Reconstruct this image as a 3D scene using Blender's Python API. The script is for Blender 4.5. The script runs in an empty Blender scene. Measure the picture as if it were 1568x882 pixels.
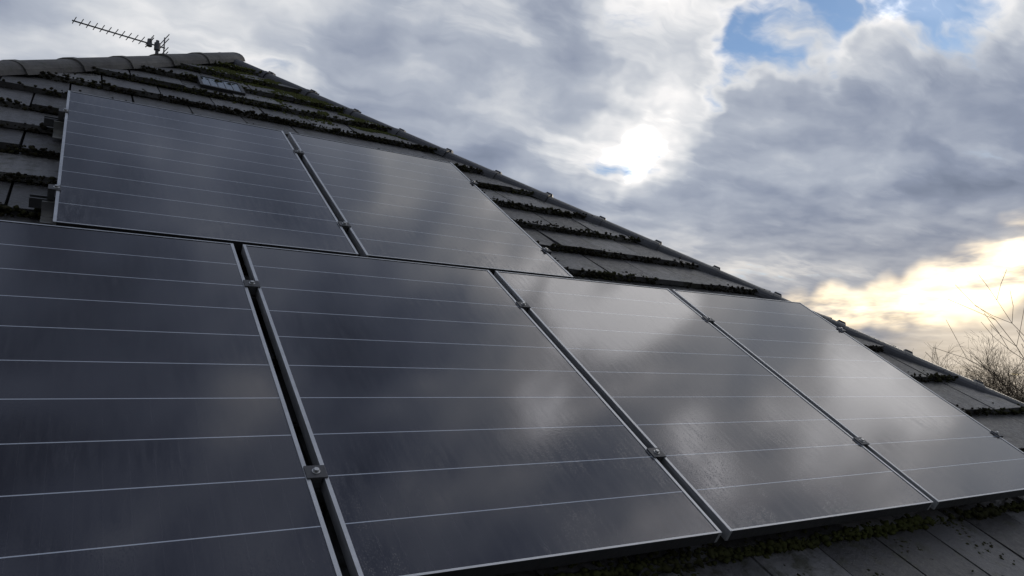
import bpy, bmesh, math, random
import numpy as np
from mathutils import Vector, Matrix, noise as mnoise
random.seed(7); rng=np.random.default_rng(7)
sc=bpy.context.scene
sc.view_settings.view_transform='Standard'
try: sc.view_settings.look='None'
except: pass
sc.view_settings.exposure=0
PITCH=math.radians(35.5); Z0=4.46
M=Matrix.Translation((0,0,Z0))@Matrix.Rotation(PITCH,4,'X')
def W(u,v,h): return M@Vector((u,v,h))
SUN_AZ=math.radians(66); SUN_EL=math.radians(8.5)
SUN=Vector((math.sin(SUN_AZ)*math.cos(SUN_EL),math.cos(SUN_AZ)*math.cos(SUN_EL),math.sin(SUN_EL)))
# ---------------------------------------------------------------- node helper
class NT:
    def __init__(s,tree): s.t=tree; s.n=tree.nodes; s.l=tree.links
    def put(s,sock,val):
        if isinstance(val,bpy.types.NodeSocket): s.l.new(val,sock)
        elif val is not None: sock.default_value=val
    def math(s,op,a,b=None,c=None,clamp=False):
        n=s.n.new('ShaderNodeMath'); n.operation=op; n.use_clamp=clamp
        for i,x in enumerate((a,b,c)):
            if x is not None: s.put(n.inputs[i],x)
        return n.outputs[0]
    def vec(s,op,a,b=None):
        n=s.n.new('ShaderNodeVectorMath'); n.operation=op
        s.put(n.inputs[0],a)
        if b is not None:
            s.put(n.inputs[3] if op=='SCALE' else n.inputs[1],b)
        return n.outputs['Value'] if op in('DOT_PRODUCT','LENGTH') else n.outputs[0]
    def noise(s,v,scale,detail=4,rough=.5,dist=0,out='Fac'):
        n=s.n.new('ShaderNodeTexNoise'); s.put(n.inputs['Vector'],v); n.inputs['Scale'].default_value=scale
        n.inputs['Detail'].default_value=detail; n.inputs['Roughness'].default_value=rough; n.inputs['Distortion'].default_value=dist
        return n.outputs[out]
    def mapr(s,v,a,b,c=0,d=1,smooth=False):
        n=s.n.new('ShaderNodeMapRange'); n.interpolation_type='SMOOTHSTEP' if smooth else 'LINEAR'
        s.put(n.inputs[0],v)
        for i,x in enumerate((a,b,c,d)): s.put(n.inputs[i+1],x)
        return n.outputs[0]
    def ramp(s,v,pts):
        n=s.n.new('ShaderNodeValToRGB'); s.put(n.inputs[0],v); e=n.color_ramp.elements
        while len(e)<len(pts): e.new(.5)
        for i,(p,c) in enumerate(pts): e[i].position=p; e[i].color=(*c,1)
        return n.outputs[0]
    def mix(s,f,a,b,mode='MIX'):
        n=s.n.new('ShaderNodeMix'); n.data_type='RGBA'; n.blend_type=mode
        s.put(n.inputs[0],f)
        for k,x in ((6,a),(7,b)):
            if isinstance(x,tuple) and len(x)==3: x=(*x,1)
            s.put(n.inputs[k],x)
        return n.outputs[2]
    def comb(s,x,y,z):
        n=s.n.new('ShaderNodeCombineXYZ'); s.put(n.inputs[0],x);s.put(n.inputs[1],y);s.put(n.inputs[2],z); return n.outputs[0]
    def sep(s,v):
        n=s.n.new('ShaderNodeSeparateXYZ'); s.put(n.inputs[0],v); return n.outputs
    def mapping(s,v,loc=(0,0,0),rot=(0,0,0),scale=(1,1,1)):
        n=s.n.new('ShaderNodeMapping'); s.put(n.inputs[0],v); n.inputs[1].default_value=loc;n.inputs[2].default_value=rot;n.inputs[3].default_value=scale
        return n.outputs[0]
    def bump(s,h,strength=.5,dist=.01,normal=None):
        n=s.n.new('ShaderNodeBump'); s.put(n.inputs['Height'],h); n.inputs['Strength'].default_value=strength; n.inputs['Distance'].default_value=dist
        if normal is not None: s.put(n.inputs['Normal'],normal)
        return n.outputs[0]
def newmat(name):
    m=bpy.data.materials.new(name); m.use_nodes=True
    t=NT(m.node_tree); b=m.node_tree.nodes['Principled BSDF']
    co=t.n.new('ShaderNodeTexCoord').outputs['Object']
    return m,t,b,co
def setb(t,b,**k):
    names=dict(color='Base Color',rough='Roughness',metal='Metallic',spec='Specular IOR Level',normal='Normal',coat='Coat Weight',coatr='Coat Roughness',coatn='Coat Normal')
    for a,v in k.items():
        if isinstance(v,tuple) and len(v)==3: v=(*v,1)
        t.put(b.inputs[names[a]],v)
# ---------------------------------------------------------------- materials
def mat_tile():
    m,t,b,co=newmat('concrete_tile')
    at=t.n.new('ShaderNodeAttribute'); at.attribute_name='var'; var=at.outputs['Fac']
    n1=t.noise(co,3.0,3,.6); n2=t.noise(co,38,4,.7)
    st=t.noise(t.mapping(co,scale=(30,3,10)),1.0,3,.6)
    f=t.math('ADD',t.math('MULTIPLY',n1,.36),t.math('ADD',t.math('MULTIPLY',n2,.34),t.math('MULTIPLY',var,.46)))
    c=t.ramp(f,[(.3,(.032,.030,.030)),(.54,(.060,.058,.060)),(.70,(.102,.100,.102)),(.88,(.17,.166,.165))])
    c=t.mix(t.mapr(st,.5,.75,0,.6),c,(.022,.02,.017))
    lich=t.mapr(t.noise(co,55,3,.75),.64,.72,0,.55)
    c=t.mix(lich,c,(.15,.155,.13))
    mossy=t.mapr(t.math('ADD',t.noise(co,14,4,.7),t.math('MULTIPLY',n1,.4)),.74,.86,0,.8)
    c=t.mix(mossy,c,(.030,.030,.016))
    setb(t,b,color=c,rough=t.mapr(n2,.3,.7,.30,.62),spec=.5,normal=t.bump(t.noise(co,60,4,.75),.7,.006))
    return m
def mat_cap():
    m,t,b,co=newmat('ridge_cap_concrete')
    n1=t.noise(co,5,4,.65)
    c=t.ramp(n1,[(.3,(.045,.042,.042)),(.55,(.09,.085,.08)),(.75,(.15,.14,.13))])
    c=t.mix(t.mapr(t.noise(co,22,4,.7),.55,.68,0,.7),c,(.03,.033,.018))
    setb(t,b,color=c,rough=.7,normal=t.bump(t.noise(co,60,3,.7),.6,.005))
    return m
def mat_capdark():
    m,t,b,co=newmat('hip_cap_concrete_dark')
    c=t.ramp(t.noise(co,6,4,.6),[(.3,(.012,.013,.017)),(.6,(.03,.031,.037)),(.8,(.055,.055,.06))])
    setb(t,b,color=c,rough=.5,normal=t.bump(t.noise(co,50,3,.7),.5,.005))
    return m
def mat_moss():
    m,t,b,co=newmat('moss')
    at=t.n.new('ShaderNodeAttribute'); at.attribute_name='green'; g=at.outputs['Fac']
    n=t.noise(co,120,2,.7)
    dark=t.mix(n,(.007,.0065,.005),(.03,.025,.016))
    gr=t.mix(n,(.022,.027,.007),(.09,.10,.026))
    setb(t,b,color=t.mix(g,dark,gr),rough=1.0,spec=.1)
    return m
def mat_glass():
    m,t,b,co=newmat('solar_cells_under_glass')
    x,y,z=t.sep(co)[0:3]
    cell=1.62/10
    fy=t.math('FRACT',t.math('DIVIDE',y,cell))
    d=t.math('MULTIPLY',t.math('MINIMUM',fy,t.math('SUBTRACT',1.0,fy)),cell)
    line=t.mapr(d,.0010,.0019,1,0)
    edge=t.math('MULTIPLY',t.math('GREATER_THAN',y,-.785),t.math('LESS_THAN',y,.785))
    line=t.math('MULTIPLY',line,edge)
    fx=t.math('FRACT',t.math('DIVIDE',x,.0525))
    dx=t.math('MULTIPLY',t.math('MINIMUM',fx,t.math('SUBTRACT',1.0,fx)),.0525)
    bus=t.mapr(dx,.0004,.001,.05,0)
    streak=t.noise(t.mapping(co,scale=(60,7,1)),1,3,.65)
    n1=t.noise(co,2.6,3,.6)
    base=t.mix(n1,(.0135,.0118,.0125),(.023,.0203,.0205))
    dust=t.mapr(streak,.4,.8,0,.010)
    base=t.mix(1.0,base,t.comb(dust,dust,dust),'ADD')
    base=t.mix(bus,base,(.22,.22,.22))
    base=t.mix(line,base,(.42,.45,.50))
    # rain droplets gather towards the lower end of each module
    vor=t.n.new('ShaderNodeTexVoronoi'); t.put(vor.inputs['Vector'],t.mapping(co,scale=(1,.7,1))); vor.inputs['Scale'].default_value=210
    low=t.mapr(y,-.80,-.15,1,0,True)
    area=t.math('MULTIPLY',t.math('MULTIPLY',t.mapr(n1,.42,.58,0,1),t.mapr(streak,.40,.56)),low)
    drop=t.math('MULTIPLY',t.mapr(vor.outputs['Distance'],.12,.42,1,0,True),area)
    ripple=t.noise(co,260,0,.5)
    nrm=t.bump(t.math('ADD',drop,t.math('MULTIPLY',ripple,.12)),.33,.0010)
    rough=t.math('ADD',t.mapr(streak,.4,.7,.045,.11),t.math('MULTIPLY',area,.04))
    setb(t,b,color=base,rough=rough,spec=.5,normal=nrm)
    b.inputs['IOR'].default_value=1.70
    b.inputs['Specular Tint'].default_value=(.80,.83,1.0,1)
    return m
def mat_alu(name='frame_aluminium',c=(.55,.56,.58),r=.38,metal=.85):
    m,t,b,co=newmat(name)
    n=t.noise(t.mapping(co,scale=(4,4,60)),3,3,.6)
    setb(t,b,color=t.mix(t.mapr(n,.3,.7),tuple(x*.75 for x in c),c),rough=t.mapr(n,.3,.7,r,r+.15),metal=metal)
    return m
def mat_plain(name,c1,c2,scale=8,r=.8,bs=.4,bd=.01,metal=0):
    m,t,b,co=newmat(name)
    n=t.noise(co,scale,4,.65)
    setb(t,b,color=t.mix(t.mapr(n,.3,.7),c1,c2),rough=r,metal=metal,normal=t.bump(n,bs,bd))
    return m
def mat_brick():
    m,t,b,co=newmat('brick_wall')
    br=t.n.new('ShaderNodeTexBrick'); t.put(br.inputs['Vector'],t.mapping(co,rot=(math.pi/2,0,0)))
    br.inputs['Scale'].default_value=4.5
    br.inputs['Color1'].default_value=(.28,.13,.08,1);br.inputs['Color2'].default_value=(.22,.10,.07,1);br.inputs['Mortar'].default_value=(.35,.33,.3,1)
    setb(t,b,color=br.outputs[0],rough=.9)
    return m
def mat_sideroof():
    m,t,b,co=newmat('side_roof_tile')
    br=t.n.new('ShaderNodeTexBrick'); t.put(br.inputs['Vector'],co)
    br.inputs['Scale'].default_value=1.5
    br.inputs['Color1'].default_value=(.05,.05,.05,1);br.inputs['Color2'].default_value=(.07,.066,.062,1);br.inputs['Mortar'].default_value=(.015,.015,.012,1)
    setb(t,b,color=br.outputs[0],rough=.8)
    return m
TILE=mat_tile();CAP=mat_cap();CAPD=mat_capdark();MOSS=mat_moss();GLASS=mat_glass();ALU=mat_alu()
RAIL=mat_alu('rail_anodised',(.10,.10,.105),.45,.7); BOLT=mat_alu('bolt_steel',(.5,.5,.5),.3,1.0)
BLACK=mat_plain('plain_black',(.012,.012,.013),(.02,.02,.022),20,.5)
UNDER=mat_plain('roof_underlay',(.010,.010,.010),(.018,.017,.015),5,.9)
# ---------------------------------------------------------------- mesh helpers
def mkobj(name,verts,faces,mats,parent=None,mat_idx=None,local=True,smooth=False):
    me=bpy.data.meshes.new(name); me.from_pydata([tuple(v) for v in verts],[],[tuple(f) for f in faces])
    for m in (mats if isinstance(mats,(list,tuple)) else [mats]): me.materials.append(m)
    if mat_idx is not None: me.polygons.foreach_set('material_index',mat_idx)
    if smooth: me.polygons.foreach_set('use_smooth',[True]*len(me.polygons))
    me.update()
    ob=bpy.data.objects.new(name,me); sc.collection.objects.link(ob)
    if parent is not None: ob.parent=parent
    if local: ob.matrix_world=M
    return ob
def empty(name,mat=None):
    e=bpy.data.objects.new(name,None); sc.collection.objects.link(e); e.empty_display_size=.2
    return e
BF=[(0,3,2,1),(4,5,6,7),(0,1,5,4),(1,2,6,5),(2,3,7,6),(3,0,4,7)]
class MB:
    def __init__(s): s.v=[];s.f=[];s.m=[]
    def box(s,x0,x1,y0,y1,z0,z1,mi=0,side=None):
        n=len(s.v); s.v+= [(x0,y0,z0),(x1,y0,z0),(x1,y1,z0),(x0,y1,z0),(x0,y0,z1),(x1,y0,z1),(x1,y1,z1),(x0,y1,z1)]
        s.f+=[tuple(n+i for i in f) for f in BF]
        s.m+= [mi]*6 if side is None else [side,mi,side,mi,side,mi]
    def cyl(s,a,b,r0,r1,k=8,mi=0):
        a=Vector(a);b=Vector(b);d=(b-a).normalized();x=d.orthogonal().normalized();y=d.cross(x);n=len(s.v)
        for p,r in((a,r0),(b,r1)):
            for i in range(k):
                t=2*math.pi*i/k; s.v.append(tuple(p+x*(r*math.cos(t))+y*(r*math.sin(t))))
        for i in range(k):
            j=(i+1)%k; s.f.append((n+i,n+j,n+k+j,n+k+i)); s.m.append(mi)
        s.f.append(tuple(n+k-1-i for i in range(k)));s.f.append(tuple(n+k+i for i in range(k)));s.m+=[mi,mi]
    def obj(s,name,mats,parent=None,local=True,bevel=0,smooth=False):
        o=mkobj(name,s.v,s.f,mats,parent,s.m,local,smooth)
        if bevel:
            md=o.modifiers.new('bevel','BEVEL'); md.width=bevel; md.segments=2; md.limit_method='ANGLE'
        return o
# ---------------------------------------------------------------- house
house=empty('bungalow_house')
AP=Vector((.49,4.03,-.155)); SL=1.235; SLL=1.20; VE=-2.95
def hipR(v): return AP.x+(AP.y-v)/SL
def hipL(v): return AP.x-(AP.y-v)/SLL
UPL=Vector((0,math.sin(PITCH),math.cos(PITCH)))
GAUGE=.33; V00=.68; TW=.32; HB=-.155
def tiles():
    V=[];F=[];var=[]
    k0=math.ceil((VE-V00)/GAUGE)-0; k1=int((AP.y-V00)/GAUGE)+1
    for k in range(k0,k1+1):
        vk=V00+GAUGE*k; off=(k%2)*TW*.5+.03
        ul,ur=hipL(vk)-.3,hipR(vk)+.3
        i0=int((ul-off)/TW)-1;i1=int((ur-off)/TW)+1
        for i in range(i0,i1+1):
            u0=off+i*TW+.003;u1=u0+TW-.010
            if u1<ul or u0>ur: continue
            dh=random.uniform(-.006,.006);dv=random.uniform(-.009,.009);sk=random.uniform(-.005,.005);tl=random.uniform(-.008,.008)
            a=vk+dv;b=vk+.375
            n=len(V)
            for (u,v,h) in [(u0,a+sk,HB+.018+dh),(u1,a-sk,HB+.018+dh+tl),(u1,b,HB-.016),(u0,b,HB-.016),
                            (u0,a+sk,HB+.050+dh),(u1,a-sk,HB+.050+dh+tl),(u1,b,HB+.010),(u0,b,HB+.010)]: V.append((u,v,h))
            F+=[tuple(n+j for j in f) for f in BF]; x=random.random(); var+=[x]*6
    o=mkobj('roof_tiles',V,F,TILE,house)
    at=o.data.attributes.new('var','FLOAT','FACE'); at.data.foreach_set('value',var)
    bm=bmesh.new(); bm.from_mesh(o.data)
    for sgn,sl in((1,SL),(-1,SLL)):
        d=Vector((sgn*1/sl,-1,0)).normalized(); nrm=d.cross(UPL).normalized()
        if nrm.x*sgn<0: nrm=-nrm
        bmesh.ops.bisect_plane(bm,geom=bm.verts[:]+bm.edges[:]+bm.faces[:],plane_co=AP,plane_no=nrm,clear_outer=True)
    bm.to_mesh(o.data);bm.free()
    md=o.modifiers.new('bevel','BEVEL'); md.width=.003; md.segments=1; md.limit_method='ANGLE'
    return k0,k1
k0,k1=tiles()
A=W(AP.x,AP.y,HB-.02); El=W(hipL(VE),VE,HB-.02); Er=W(hipR(VE),VE,HB-.02)
RL=3.5
A2=A+Vector((0,RL,0)); dep=A.y-El.y
Bl=Vector((El.x,A2.y+dep,El.z)); Br=Vector((Er.x,A2.y+dep,Er.z))
mkobj('roof_deck',[A,El,Er],[(0,1,2)],UNDER,house,local=False)
mkobj('roof_side_slopes',[A,A2,El,Er,Bl,Br],[(0,1,4,2),(0,3,5,1),(1,5,4)],mat_sideroof(),house,local=False)
mb=MB(); ov=.4; zt=El.z-.03; x0,x1,y0,y1=El.x+ov,Er.x-ov,El.y+ov,Bl.y-ov; tk=.28
mb.box(x0,x1,y0,y0+tk,0,zt);mb.box(x0,x1,y1-tk,y1,0,zt);mb.box(x0,x0+tk,y0+tk,y1-tk,0,zt);mb.box(x1-tk,x1,y0+tk,y1-tk,0,zt)
mb.obj('walls',mat_brick(),house,False)
WHITE=mat_plain('white_upvc',(.7,.7,.7),(.8,.8,.8),4,.4,.05)
mb=MB()
mb.box(El.x+.01,Er.x-.01,El.y+.02,y0-.003,zt-.02,zt-.003); mb.box(El.x,Er.x,El.y-.01,El.y+.017,zt-.17,zt+.03)
mb.obj('soffit_and_fascia',WHITE,house,False)
mb=MB()
for xx in(-3.2,1.2,3.6):
    for a,b,c,d in((xx-.75,xx+.75,.9,.96),(xx-.75,xx+.75,1.99,2.05),(xx-.75,xx-.69,.96,1.99),(xx+.69,xx+.75,.96,1.99),(xx-.03,xx+.03,.96,1.99)):
        mb.box(a,b,y0-.03,y0-.002,c,d,0)
    mb.box(xx-.69,xx-.03,y0-.015,y0-.005,.96,1.99,1);mb.box(xx+.03,xx+.69,y0-.015,y0-.005,.96,1.99,1)
mb.obj('windows',[WHITE,mat_plain('window_glass',(.02,.02,.025),(.03,.03,.03),2,.08,0)],house,False)
V=[];F=[];K=10
for x in(El.x-.02,Er.x+.02):
    for r in(.056,.052):
        for i in range(K+1):
            t=math.pi+math.pi*i/K; V.append((x,El.y-.07+r*math.cos(t),zt-.0+r*math.sin(t)))
n=2*(K+1)
for q in range(2):
    for i in range(K):
        a=q*(K+1)+i; F.append((a,a+1,a+1+n,a+n))
mkobj('gutter',V,F,BLACK,house,local=False,smooth=True)
def caps(sgn,mat,name,seg,R,sl,lift):
    V=[];F=[]
    d=Vector((-sgn*1/sl,1,0)).normalized()
    up=(UPL-d*UPL.dot(d)).normalized(); side=d.cross(up)
    L=(AP.y-VE)/d.y; n=int(L/seg)+1; K=12
    for i in range(n):
        s1=L-i*seg+ (.03 if i else .06); s0=L-(i+1)*seg-.03
        base=Vector((hipL(VE) if sgn<0 else hipR(VE),VE,HB))
        jit=random.uniform(-.004,.004)+lift
        prof=[(s0,R*1.05),(s0+.045,R*1.05),(s0+.05,R*1.0),(s1,R*.955)]
        rows=[]
        for (s,r) in prof:
            row=[]
            for q in range(K+1):
                t=math.pi*(q/K)
                cx=math.cos(t)*r*1.15; cy=(abs(math.sin(t))**.8)*r*.80-.028+jit
                row.append(base+d*s+side*cx+up*cy)
            rows.append(row)
        inner=[base+d*s0+side*(math.cos(math.pi*q/K)*R*.95)+up*((abs(math.sin(math.pi*q/K))**.8)*R*.62-.028+jit) for q in range(K+1)]
        rows=[inner]+rows
        b0=len(V)
        for row in rows: V+= [tuple(p) for p in row]
        for a in range(len(rows)-1):
            for q in range(K):
                x=b0+a*(K+1)+q; F.append((x,x+1,x+K+2,x+K+1))
        if sgn>0:
            c=base+d*(s0+.02)+up*(R*.84-.028+jit)
            n0=len(V)
            for dz,w in((-.02,.05),(.010,.03)):
                for (p,q) in((-1,-1),(1,-1),(1,1),(-1,1)):
                    V.append(tuple(c+d*(p*w*.7)+side*(q*w*.6)+up*dz))
            F+=[tuple(n0+j for j in f) for f in BF]
    return mkobj(name,V,F,mat,house)
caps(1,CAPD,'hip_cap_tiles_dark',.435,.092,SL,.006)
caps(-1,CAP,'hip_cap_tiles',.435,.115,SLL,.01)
V=[];F=[]
for i in range(9):
    y0_=A.y+i*.43-.02;y1_=y0_+.45
    for yy,r in((y0_,.105),(y1_,.095)):
        for q in range(9):
            t=math.pi*q/8; V.append((A.x+math.cos(t)*r*1.1,yy,A.z-.01+math.sin(t)*r*.8))
    b=len(V)-18
    for q in range(8): F.append((b+q,b+q+1,b+q+10,b+q+9))
mkobj('ridge_cap_tiles',V,F,CAP,house,local=False)
# ---------------------------------------------------------------- moss (one object)
ico=bmesh.new(); bmesh.ops.create_icosphere(ico,subdivisions=1,radius=1)
IV=np.array([v.co[:] for v in ico.verts]); IF=np.array([[v.index for v in f.verts] for f in ico.faces]); ico.free()
cen=[];rad=[];grn=[]
def nz(x,y,s,o=0): return mnoise.noise(Vector((x*s+o,y*s-o,o*.37)))
for k in range(k0,k1+1):
    vk=V00+GAUGE*k
    u=hipL(vk)+.05
    while u<hipR(vk)-.05:
        u+=random.uniform(.0022,.0055)
        dns=.74+.9*nz(u,vk,1.6,3)+.6*nz(u,vk,7,9)
        if vk>2.2: dns+=.15
        if random.random()>dns: continue
        topz=.3+1.2*nz(u,vk,2.1,20)
        near_ap=max(0,1-math.hypot(u-.7,vk-3.5)/1.3)
        low=1.0 if (vk<-1.4) else 0
        g=max(0,min(1,.05+.45*nz(u,vk,2.3,31)+random.uniform(-.1,.12)+near_ap*.7+low*(.40)))
        r=random.uniform(.0035,.0105)*(1+.7*max(0,nz(u,vk,4,50)))*(1.3 if low else 1)
        hh=HB+random.uniform(.012,.058)
        cen.append((u,vk-random.uniform(-.008,.014),hh));rad.append(r);grn.append(g)
        if random.random()<(.3 if not low else .6)*max(0.2,topz):
            cen.append((u,vk+abs(random.gauss(0,.03)),HB+.048));rad.append(r*.75);grn.append(g)
for _ in range(6000):
    v=random.uniform(2.5,3.85); w=hipR(v)-.05; u=w-abs(random.gauss(0,.38))
    if u<hipL(v)+.05: continue
    if nz(u,v,5,12)<-.05: continue
    fr=((v-V00)/GAUGE)%1
    cen.append((u,v,HB+.05-.036*fr));rad.append(random.uniform(.005,.012));grn.append(min(1,.8+random.uniform(-.3,.3)))
for _ in range(9000):
    v=random.uniform(VE+.1,-1.4); u=random.uniform(.4,hipR(v)-.1)
    if nz(u,v,4,72)+.25*nz(u,v,15,2)<.16: continue
    fr=((v-V00)/GAUGE)%1
    cen.append((u,v,HB+.049-.036*fr));rad.append(random.uniform(.003,.008));grn.append(random.uniform(.1,.6))
cen=np.array(cen);rad=np.array(rad);N=len(cen)
nv=len(IV)
jit=1+rng.uniform(-.35,.35,(N,nv,1))
P=cen[:,None,:]+IV[None]*jit*rad[:,None,None]*np.array([1.1,1.0,.85])
Fc=(IF[None]+np.arange(N)[:,None,None]*nv).reshape(-1,3)
me=bpy.data.meshes.new('moss'); me.vertices.add(N*nv); me.vertices.foreach_set('co',P.reshape(-1))
me.loops.add(len(Fc)*3); me.loops.foreach_set('vertex_index',Fc.reshape(-1))
me.polygons.add(len(Fc)); me.polygons.foreach_set('loop_start',np.arange(len(Fc))*3)
try: me.polygons.foreach_set('loop_total',np.full(len(Fc),3))
except Exception: pass
me.update(calc_edges=True); me.validate()
at=me.attributes.new('green','FLOAT','POINT'); at.data.foreach_set('value',np.repeat(np.array(grn,dtype=np.float32),nv))
me.materials.append(MOSS)
mo=bpy.data.objects.new('moss',me); sc.collection.objects.link(mo); mo.matrix_world=M
# ---------------------------------------------------------------- solar panels
PW=1.085; PH=1.643; PITCHU=1.1196; FT=.0105; FH=.038
def panel(uc,vc):
    mb=MB(); x=PW/2;y=PH/2
    mb.box(-x,-x+FT,-y,y,-FH,0,0); mb.box(x-FT,x,-y,y,-FH,0,0)
    mb.box(-x+FT,x-FT,-y,-y+FT*.6,-FH,-.0003,0,2); mb.box(-x+FT,x-FT,y-FT*.6,y,-FH,-.0003,0,2)  # outer end faces and undersides coloured black; lips and long sides stay aluminium
    n=len(mb.v); z=-.0022; yy=y-FT*.6
    mb.v+=[(-x+FT,-yy,z),(x-FT,-yy,z),(x-FT,yy,z),(-x+FT,yy,z)]; mb.f.append((n,n+1,n+2,n+3)); mb.m.append(1)
    n=len(mb.v); z=-.012
    mb.v+=[(-x+FT,-yy,z),(x-FT,-yy,z),(x-FT,yy,z),(-x+FT,yy,z)]; mb.f.append((n+3,n+2,n+1,n)); mb.m.append(2)
    o=mb.obj('solar_panel',[ALU,GLASS,BLACK])
    o.matrix_world=M@Matrix.Translation((uc,vc,random.uniform(-.001,.001)))@Matrix.Rotation(random.uniform(-.003,.003),4,'Y')
U0=-.0196+PITCHU/2
for i in(-1,0,1,2): panel(U0+i*PITCHU,-.0025-PH/2)
A0=-.6156
for i in(0,1): panel(A0+1.0804/2+i*PITCHU,.0235+PH/2)
mount=empty('solar_panel_mounting')
mb=MB()
def rail(v,ua,ub):
    z1=-FH-.002
    mb.box(ua,ub,v-.019,v-.011,z1-.04,z1);mb.box(ua,ub,v+.011,v+.019,z1-.04,z1);mb.box(ua,ub,v-.011,v+.011,z1-.04,z1-.033);mb.box(ua,ub,v-.011,v+.011,z1-.02,z1-.015)
rows=[(-1.298,-1.4,3.40),(-.327,-1.4,3.40),(.325,-.70,1.68),(1.298,-.70,1.68)]
for v,a,b in rows: rail(v,a,b)
mb.obj('rails',RAIL,mount,bevel=.001)
mb=MB()
def clamp(u,v,end=0):
    w=.022
    if end==0:
        mb.box(u-.026,u+.026,v-w,v+w,.0008,.0055,0); mb.box(u-.012,u+.012,v-w,v+w,-.03,.0006,0)
    else:
        mb.box(u-.014 if end>0 else u-.026,u+.026 if end>0 else u+.014,v-w,v+w,.0008,.0055,0)
        a,b=(u+.004,u+.026) if end>0 else (u-.026,u-.004); mb.box(a,b,v-w,v+w,-FH-.001,.0006,0)
    mb.cyl((u,v,.0056),(u,v,.0075),.0105,.0105,14,1); mb.cyl((u,v,.0076),(u,v,.014),.0075,.007,6,1)
for v in(-.327,-1.298):
    for i in(0,1,2): clamp(U0-PITCHU/2+i*PITCHU,v)
    clamp(U0+2.5*PITCHU-.018,v,1)
for v in(.325,1.298):
    clamp(A0+1.0804+.0196,v); clamp(A0-.003,v,-1); clamp(A0+2*1.0804+.0392+.002,v,1)
mb.obj('clamps',[RAIL,BOLT],mount,bevel=.0008)
mb=MB()
for v,a,b in rows:
    u=a+.06
    while u<b:
        mb.box(u-.02,u+.02,v-.075,v-.020,-.115,-.108);mb.box(u-.02,u+.02,v-.027,v-.0205,-.1075,-.045); u+=.9
mb.obj('roof_hooks',BOLT,mount,bevel=.001)
# ---------------------------------------------------------------- roof vent tile
mb=MB(); u0,u1,v0,v1=.14,.44,2.79,3.06; z=HB+.046
mb.box(u0,u0+.022,v0,v1,z-.03,z+.014);mb.box(u1-.022,u1,v0,v1,z-.03,z+.014);mb.box(u0+.022,u1-.022,v0,v0+.022,z-.03,z+.0135);mb.box(u0+.022,u1-.022,v1-.022,v1,z-.03,z+.0135)
mb.box(u0+.022,u1-.022,v0+.022,v1-.022,z-.02,z+.009,1)
for i in range(1,5):
    uu=u0+.022+i*.051; mb.box(uu-.002,uu+.002,v0+.023,v1-.023,z+.0095,z+.012,0)
mb.obj('roof_vent',[BLACK,mat_plain('vent_glass',(.08,.105,.13),(.12,.15,.18),6,.10,.02)],bevel=.002)
# ---------------------------------------------------------------- tv aerial (world)
CAM=W(-.589,-2.656,1.207)
aer=empty('tv_aerial')
mastp=Vector((.12,5.60,7.66))
bd=Vector((.985,.18,0)).normalized(); pe=Vector((-bd.y,bd.x,0))
mb=MB()
AM=mat_alu('aerial_alloy',(.10,.10,.11),.5,.4)
def ap(s,t,z): return mastp+bd*s+pe*t+Vector((0,0,z))
mb.cyl(ap(-.80,0,0),ap(.10,0,0),.008,.008,8)
for i in range(11):
    s=-.78+i*.064; l=.085+.002*i
    mb.cyl(ap(s,-l,.008),ap(s,l,.008),.0042,.0042,6)
mb.cyl(ap(-.06,-.14,.012),ap(-.06,.14,.012),.006,.006,6); mb.cyl(ap(-.06,-.14,.04),ap(-.06,.14,.04),.005,.005,6)
for zz in(-.10,-.05,.05,.10):
    mb.cyl(ap(.09,-.15,zz),ap(.09,.15,zz),.005,.005,6)
mb.cyl(ap(.09,0,-.12),ap(.09,0,.12),.007,.007,6)
mb.cyl(ap(-.06,0,-.03),ap(-.06,0,.05),.028,.022,8)
mb.obj('yagi_antenna',AM,aer,False)
mb=MB(); mb.cyl(ap(.02,0,.06),ap(.02,0,-1.4),.018,.018,10); mb.cyl(ap(.02,0,-.05),ap(.02,0,.03),.032,.032,10)
mb.obj('mast',AM,aer,False)
# ---------------------------------------------------------------- ground & trees
def mat_grass():
    m,t,b,co=newmat('grass')
    n=t.noise(co,.15,6,.7)
    setb(t,b,color=t.mix(t.mapr(n,.35,.65),(.035,.05,.015),(.07,.085,.03)),rough=1)
    return m
S=900
mkobj('ground',[(-S,-S,0),(S,-S,0),(S,S,0),(-S,S,0)],[(0,1,2,3)],mat_grass(),local=False)
BARK=mat_plain('bark',(.05,.035,.022),(.11,.08,.05),12,.9,.6,.02)
def tree(name,x,y,H,seed,levels=6,wide=1):
    R=random.Random(seed); mb=MB()
    def seg(p,d,L,r,lv):
        n=3 if lv<levels-1 else 2; q=p
        for i in range(n):
            d=(d+Vector((R.gauss(0,.13),R.gauss(0,.13),R.gauss(.05,.10)))).normalized()
            e=q+d*(L/n); r2=r*(1-.4*(i+1)/n)
            mb.cyl(q,e,max(.0028,r*(1-.4*i/n)),max(.0022,r2),6 if lv<2 else 3); q=e
            if lv<levels and (i>0 or lv>0):
                kk=2 if lv>0 else 3
                for _ in range(kk):
                    ax=Vector((R.gauss(0,1),R.gauss(0,1),R.gauss(0,.5)))
                    ax=(ax-d*ax.dot(d)).normalized(); a=R.uniform(.45,.95)
                    nd=(d*math.cos(a)+ax*math.sin(a)+Vector((0,0,.12))).normalized()
                    seg(q,nd,L*R.uniform(.5,.78),r2*.55,lv+1)
    seg(Vector((0,0,0)),Vector((0,0,1)),H*.36,H*.018,0)
    o=mb.obj(name,BARK,None,False); o.location=(x,y,0)
    zt=max(v[2] for v in mb.v); s=H/zt; o.scale=(s*wide,s*wide,s)
    return o
def azp(az,dist): a=math.radians(az); return CAM.x+dist*math.sin(a),CAM.y+dist*math.cos(a)
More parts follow.
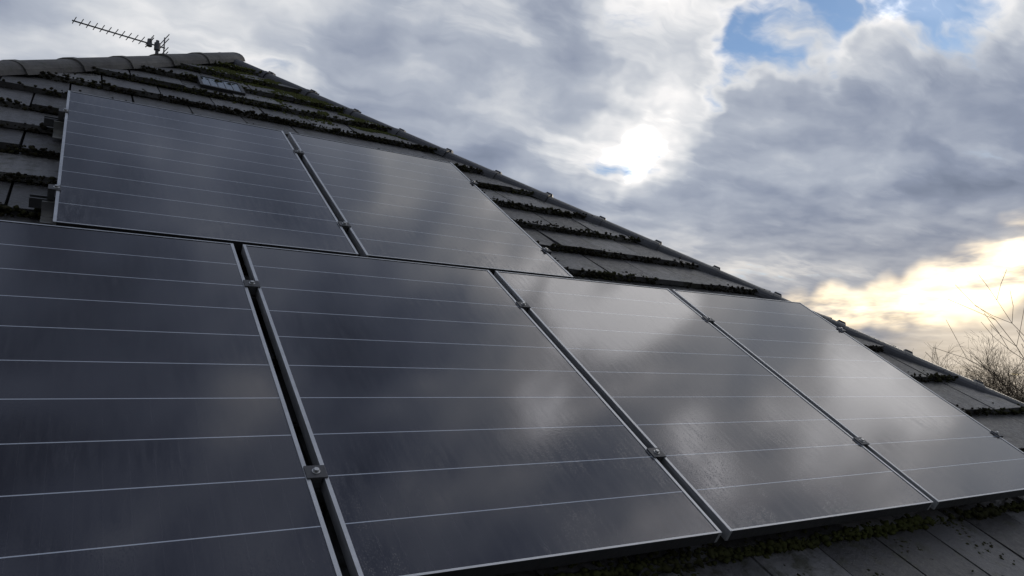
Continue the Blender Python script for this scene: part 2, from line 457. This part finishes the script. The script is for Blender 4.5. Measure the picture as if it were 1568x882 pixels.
x,y=azp(65.6,26); tree('bare_tree',x,y,5.5,3,5)
x,y=azp(67.6,27); tree('bare_tree',x,y,5.9,11,5)
x,y=azp(72.6,14); tree('bare_tree',x,y,5.6,5,4)
V=[];F=[];R=random.Random(2)
for i in range(9000):
    a=math.radians(R.uniform(20,110)); dd=R.uniform(60,75); h=(2.6+1.2*mnoise.noise(Vector((a*18,0,0)))+.7*mnoise.noise(Vector((a*70,3,0))))*abs(R.random())**.5
    c=Vector((CAM.x+dd*math.sin(a),CAM.y+dd*math.cos(a),h)); n=len(V)
    for _ in range(3): V.append(tuple(c+Vector((R.gauss(0,.35),R.gauss(0,.35),R.gauss(0,.3)))))
    F.append((n,n+1,n+2))
mkobj('distant_tree_line',V,F,mat_plain('hedge',(.02,.02,.012),(.05,.045,.025),1,1),local=False)
# ---------------------------------------------------------------- world
w=bpy.data.worlds.new('World'); sc.world=w; w.use_nodes=True; w.node_tree.nodes.clear(); t=NT(w.node_tree)
try: w.cycles.sampling_method='NONE'
except Exception as e: print('ws',e)
gen=t.n.new('ShaderNodeTexCoord').outputs['Generated']
d=t.vec('NORMALIZE',gen)
sx,sy,sz=t.sep(d)[0:3]
zc=t.math('ADD',t.math('MAXIMUM',sz,0.0),.11)
Pp=t.comb(t.math('DIVIDE',sx,zc),t.math('DIVIDE',sy,zc),0.0)
ncol=t.vec('SUBTRACT',t.noise(d,6,4,.6,0,'Color'),(.5,.5,.5))
Pm=t.mapping(t.vec('ADD',Pp,t.vec('SCALE',ncol,.30)),loc=(2.3,5.1,0),rot=(0,0,math.radians(25)),scale=(1.0,1.35,1))
sdv=Matrix.Rotation(math.radians(25),3,'Z')@Vector((math.sin(SUN_AZ),math.cos(SUN_AZ),0))*.15
Pm2=t.vec('ADD',Pm,tuple(sdv))
nA=t.noise(Pm,1.25,7,.56); nB=t.noise(Pm2,1.25,4,.52)
nC=t.noise(Pm,.45,1,.5)
nD=t.noise(t.vec('ADD',d,t.vec('SCALE',ncol,.12)),5.0,2,.5,0)
nE=t.noise(t.mapping(t.vec('ADD',d,t.vec('SCALE',ncol,.10)),loc=(.7,.2,.4),rot=(.4,.3,.9),scale=(1,1.8,1)),6.5,2,.5,0)
# wisps: streaky high-frequency noise aligned with the wind
nW=t.noise(t.mapping(t.vec('ADD',Pp,t.vec('SCALE',ncol,.25)),rot=(0,0,math.radians(-28)),scale=(1.6,5.0,1)),1.6,5,.6)
lit=t.math('SUBTRACT',nA,nB)
dp=t.vec('NORMALIZE',t.vec('ADD',d,t.vec('SCALE',ncol,.26)))
def sdir(az,el):
    a=math.radians(az);e=math.radians(el); return (math.sin(a)*math.cos(e),math.cos(a)*math.cos(e),math.sin(e))
def blobs(lst,dp=dp):
    acc=None
    for az,el,r,amp in lst:
        b=t.math('MULTIPLY',t.mapr(t.vec('DOT_PRODUCT',dp,sdir(az,el)),math.cos(math.radians(r)),1.0,0,1,True),amp)
        acc=b if acc is None else t.math('ADD',acc,b)
    return acc
bright=blobs([(40,18,4.5,.20),(43.6,20.2,4.5,.20),(47,27.5,8,.20),(30,23.5,11,.13),(17,28,10,.15),(0,24,14,.15),(66,27,6,.12),(76,40,26,.40),(57,47,11,.26),(41,47,9,.24),(66,58,10,.20),(78,31,7,.2),(58,15,10,-.05),(10,80,42,-.12)])
opn=blobs([(53.2,24.8,4.6,.24),(49,23,3,.14),(58,26.5,4,.18),(64,27,4,.16),(70,26,5,.12),(96,48,10,.20),(43,19.5,3,.12),(41,17,2.5,.10)])
dg=t.vec('NORMALIZE',t.vec('ADD',d,t.vec('SCALE',ncol,.09)))
glow=blobs([(53.5,5.9,2.2,.7),(56.5,6.1,2.5,1.1),(59.5,6.5,2.4,1.2),(62.5,7.1,2.6,1.2),(65.5,7.9,3.0,1.3),(69,9,3.4,1.3),(73,10,4,1.2),(65,3.8,7,.32)],dg)
hi=t.mapr(sz,.50,.66,0,1.35,True)
shade=t.math('ADD',t.math('ADD',t.math('MULTIPLY',lit,1.3),t.math('ADD',t.math('MULTIPLY',t.math('SUBTRACT',nC,.5),.6),t.math('MULTIPLY',t.math('SUBTRACT',nD,.5),.90))),t.math('ADD',bright,.50))
shade=t.math('ADD',shade,t.math('MULTIPLY',t.math('SUBTRACT',nE,.5),hi))
ov_=t.math('SUBTRACT',opn,t.math('ADD',t.math('MULTIPLY',t.math('SUBTRACT',nA,.40),1.1),t.math('MULTIPLY',t.math('SUBTRACT',nW,.47),.42)))
op=t.mapr(ov_,.02,.22,0,.92,True)
rim=t.mapr(ov_,-.12,.06,0,.22,True)
shade=t.math('ADD',shade,rim)
cc=t.ramp(t.math('MULTIPLY',shade,.8),[(.0,(.125,.15,.21)),(.18,(.19,.225,.305)),(.36,(.275,.315,.41)),(.54,(.43,.47,.55)),(.70,(.68,.70,.735)),(.86,(1.0,.98,.97)),(1,(2.0,1.95,1.9))])
warm=t.mapr(sz,.02,.28,1,0,True)
cc=t.mix(t.math('MULTIPLY',warm,.7),cc,t.mix(1.0,cc,(1.20,1.0,.76),'MULTIPLY'))
gl=t.math('MULTIPLY',glow,t.mapr(t.noise(t.mapping(d,loc=(0,0,.3),scale=(1,1,4)),6,5,.6),.35,.57,.12,1,True))
glc=t.vec('SCALE',(1.28,.98,.54),gl)
cc=t.mix(1.0,cc,glc,'ADD')
sky=t.n.new('ShaderNodeTexSky'); sky.sky_type='NISHITA'; sky.sun_disc=False; sky.sun_elevation=SUN_EL; sky.sun_rotation=SUN_AZ
sky.dust_density=.4; sky.ozone_density=3.0
b1=t.n.new('ShaderNodeBackground'); t.l.new(t.mix(1.0,sky.outputs[0],(.76,.92,1.08),'MULTIPLY'),b1.inputs[0]); b1.inputs[1].default_value=.14
b2=t.n.new('ShaderNodeBackground'); t.l.new(cc,b2.inputs[0]); b2.inputs[1].default_value=1.0
mx=t.n.new('ShaderNodeMixShader'); t.l.new(t.math('SUBTRACT',1.0,op),mx.inputs[0]); t.l.new(b1.outputs[0],mx.inputs[1]); t.l.new(b2.outputs[0],mx.inputs[2])
ou=t.n.new('ShaderNodeOutputWorld'); t.l.new(mx.outputs[0],ou.inputs[0])
# sun
sl=bpy.data.lights.new('sun','SUN'); sl.energy=1.0; sl.angle=math.radians(12); sl.color=(1,.9,.75)
so=bpy.data.objects.new('sun',sl); sc.collection.objects.link(so); so.rotation_euler=(-SUN).to_track_quat('-Z','Y').to_euler()
# camera
cam=bpy.data.cameras.new('camera'); co_=bpy.data.objects.new('camera',cam); sc.collection.objects.link(co_)
cam.sensor_width=36; cam.lens=36*1119.9/1568; cam.clip_end=3000; cam.clip_start=.01
Rl=Matrix(((.8465,-.0767,-.5269),(-.4327,.4774,-.7647),(.3102,.8753,.3709))).to_4x4()
co_.matrix_world=M@Matrix.Translation((-.589,-2.656,1.207))@Rl
sc.camera=co_
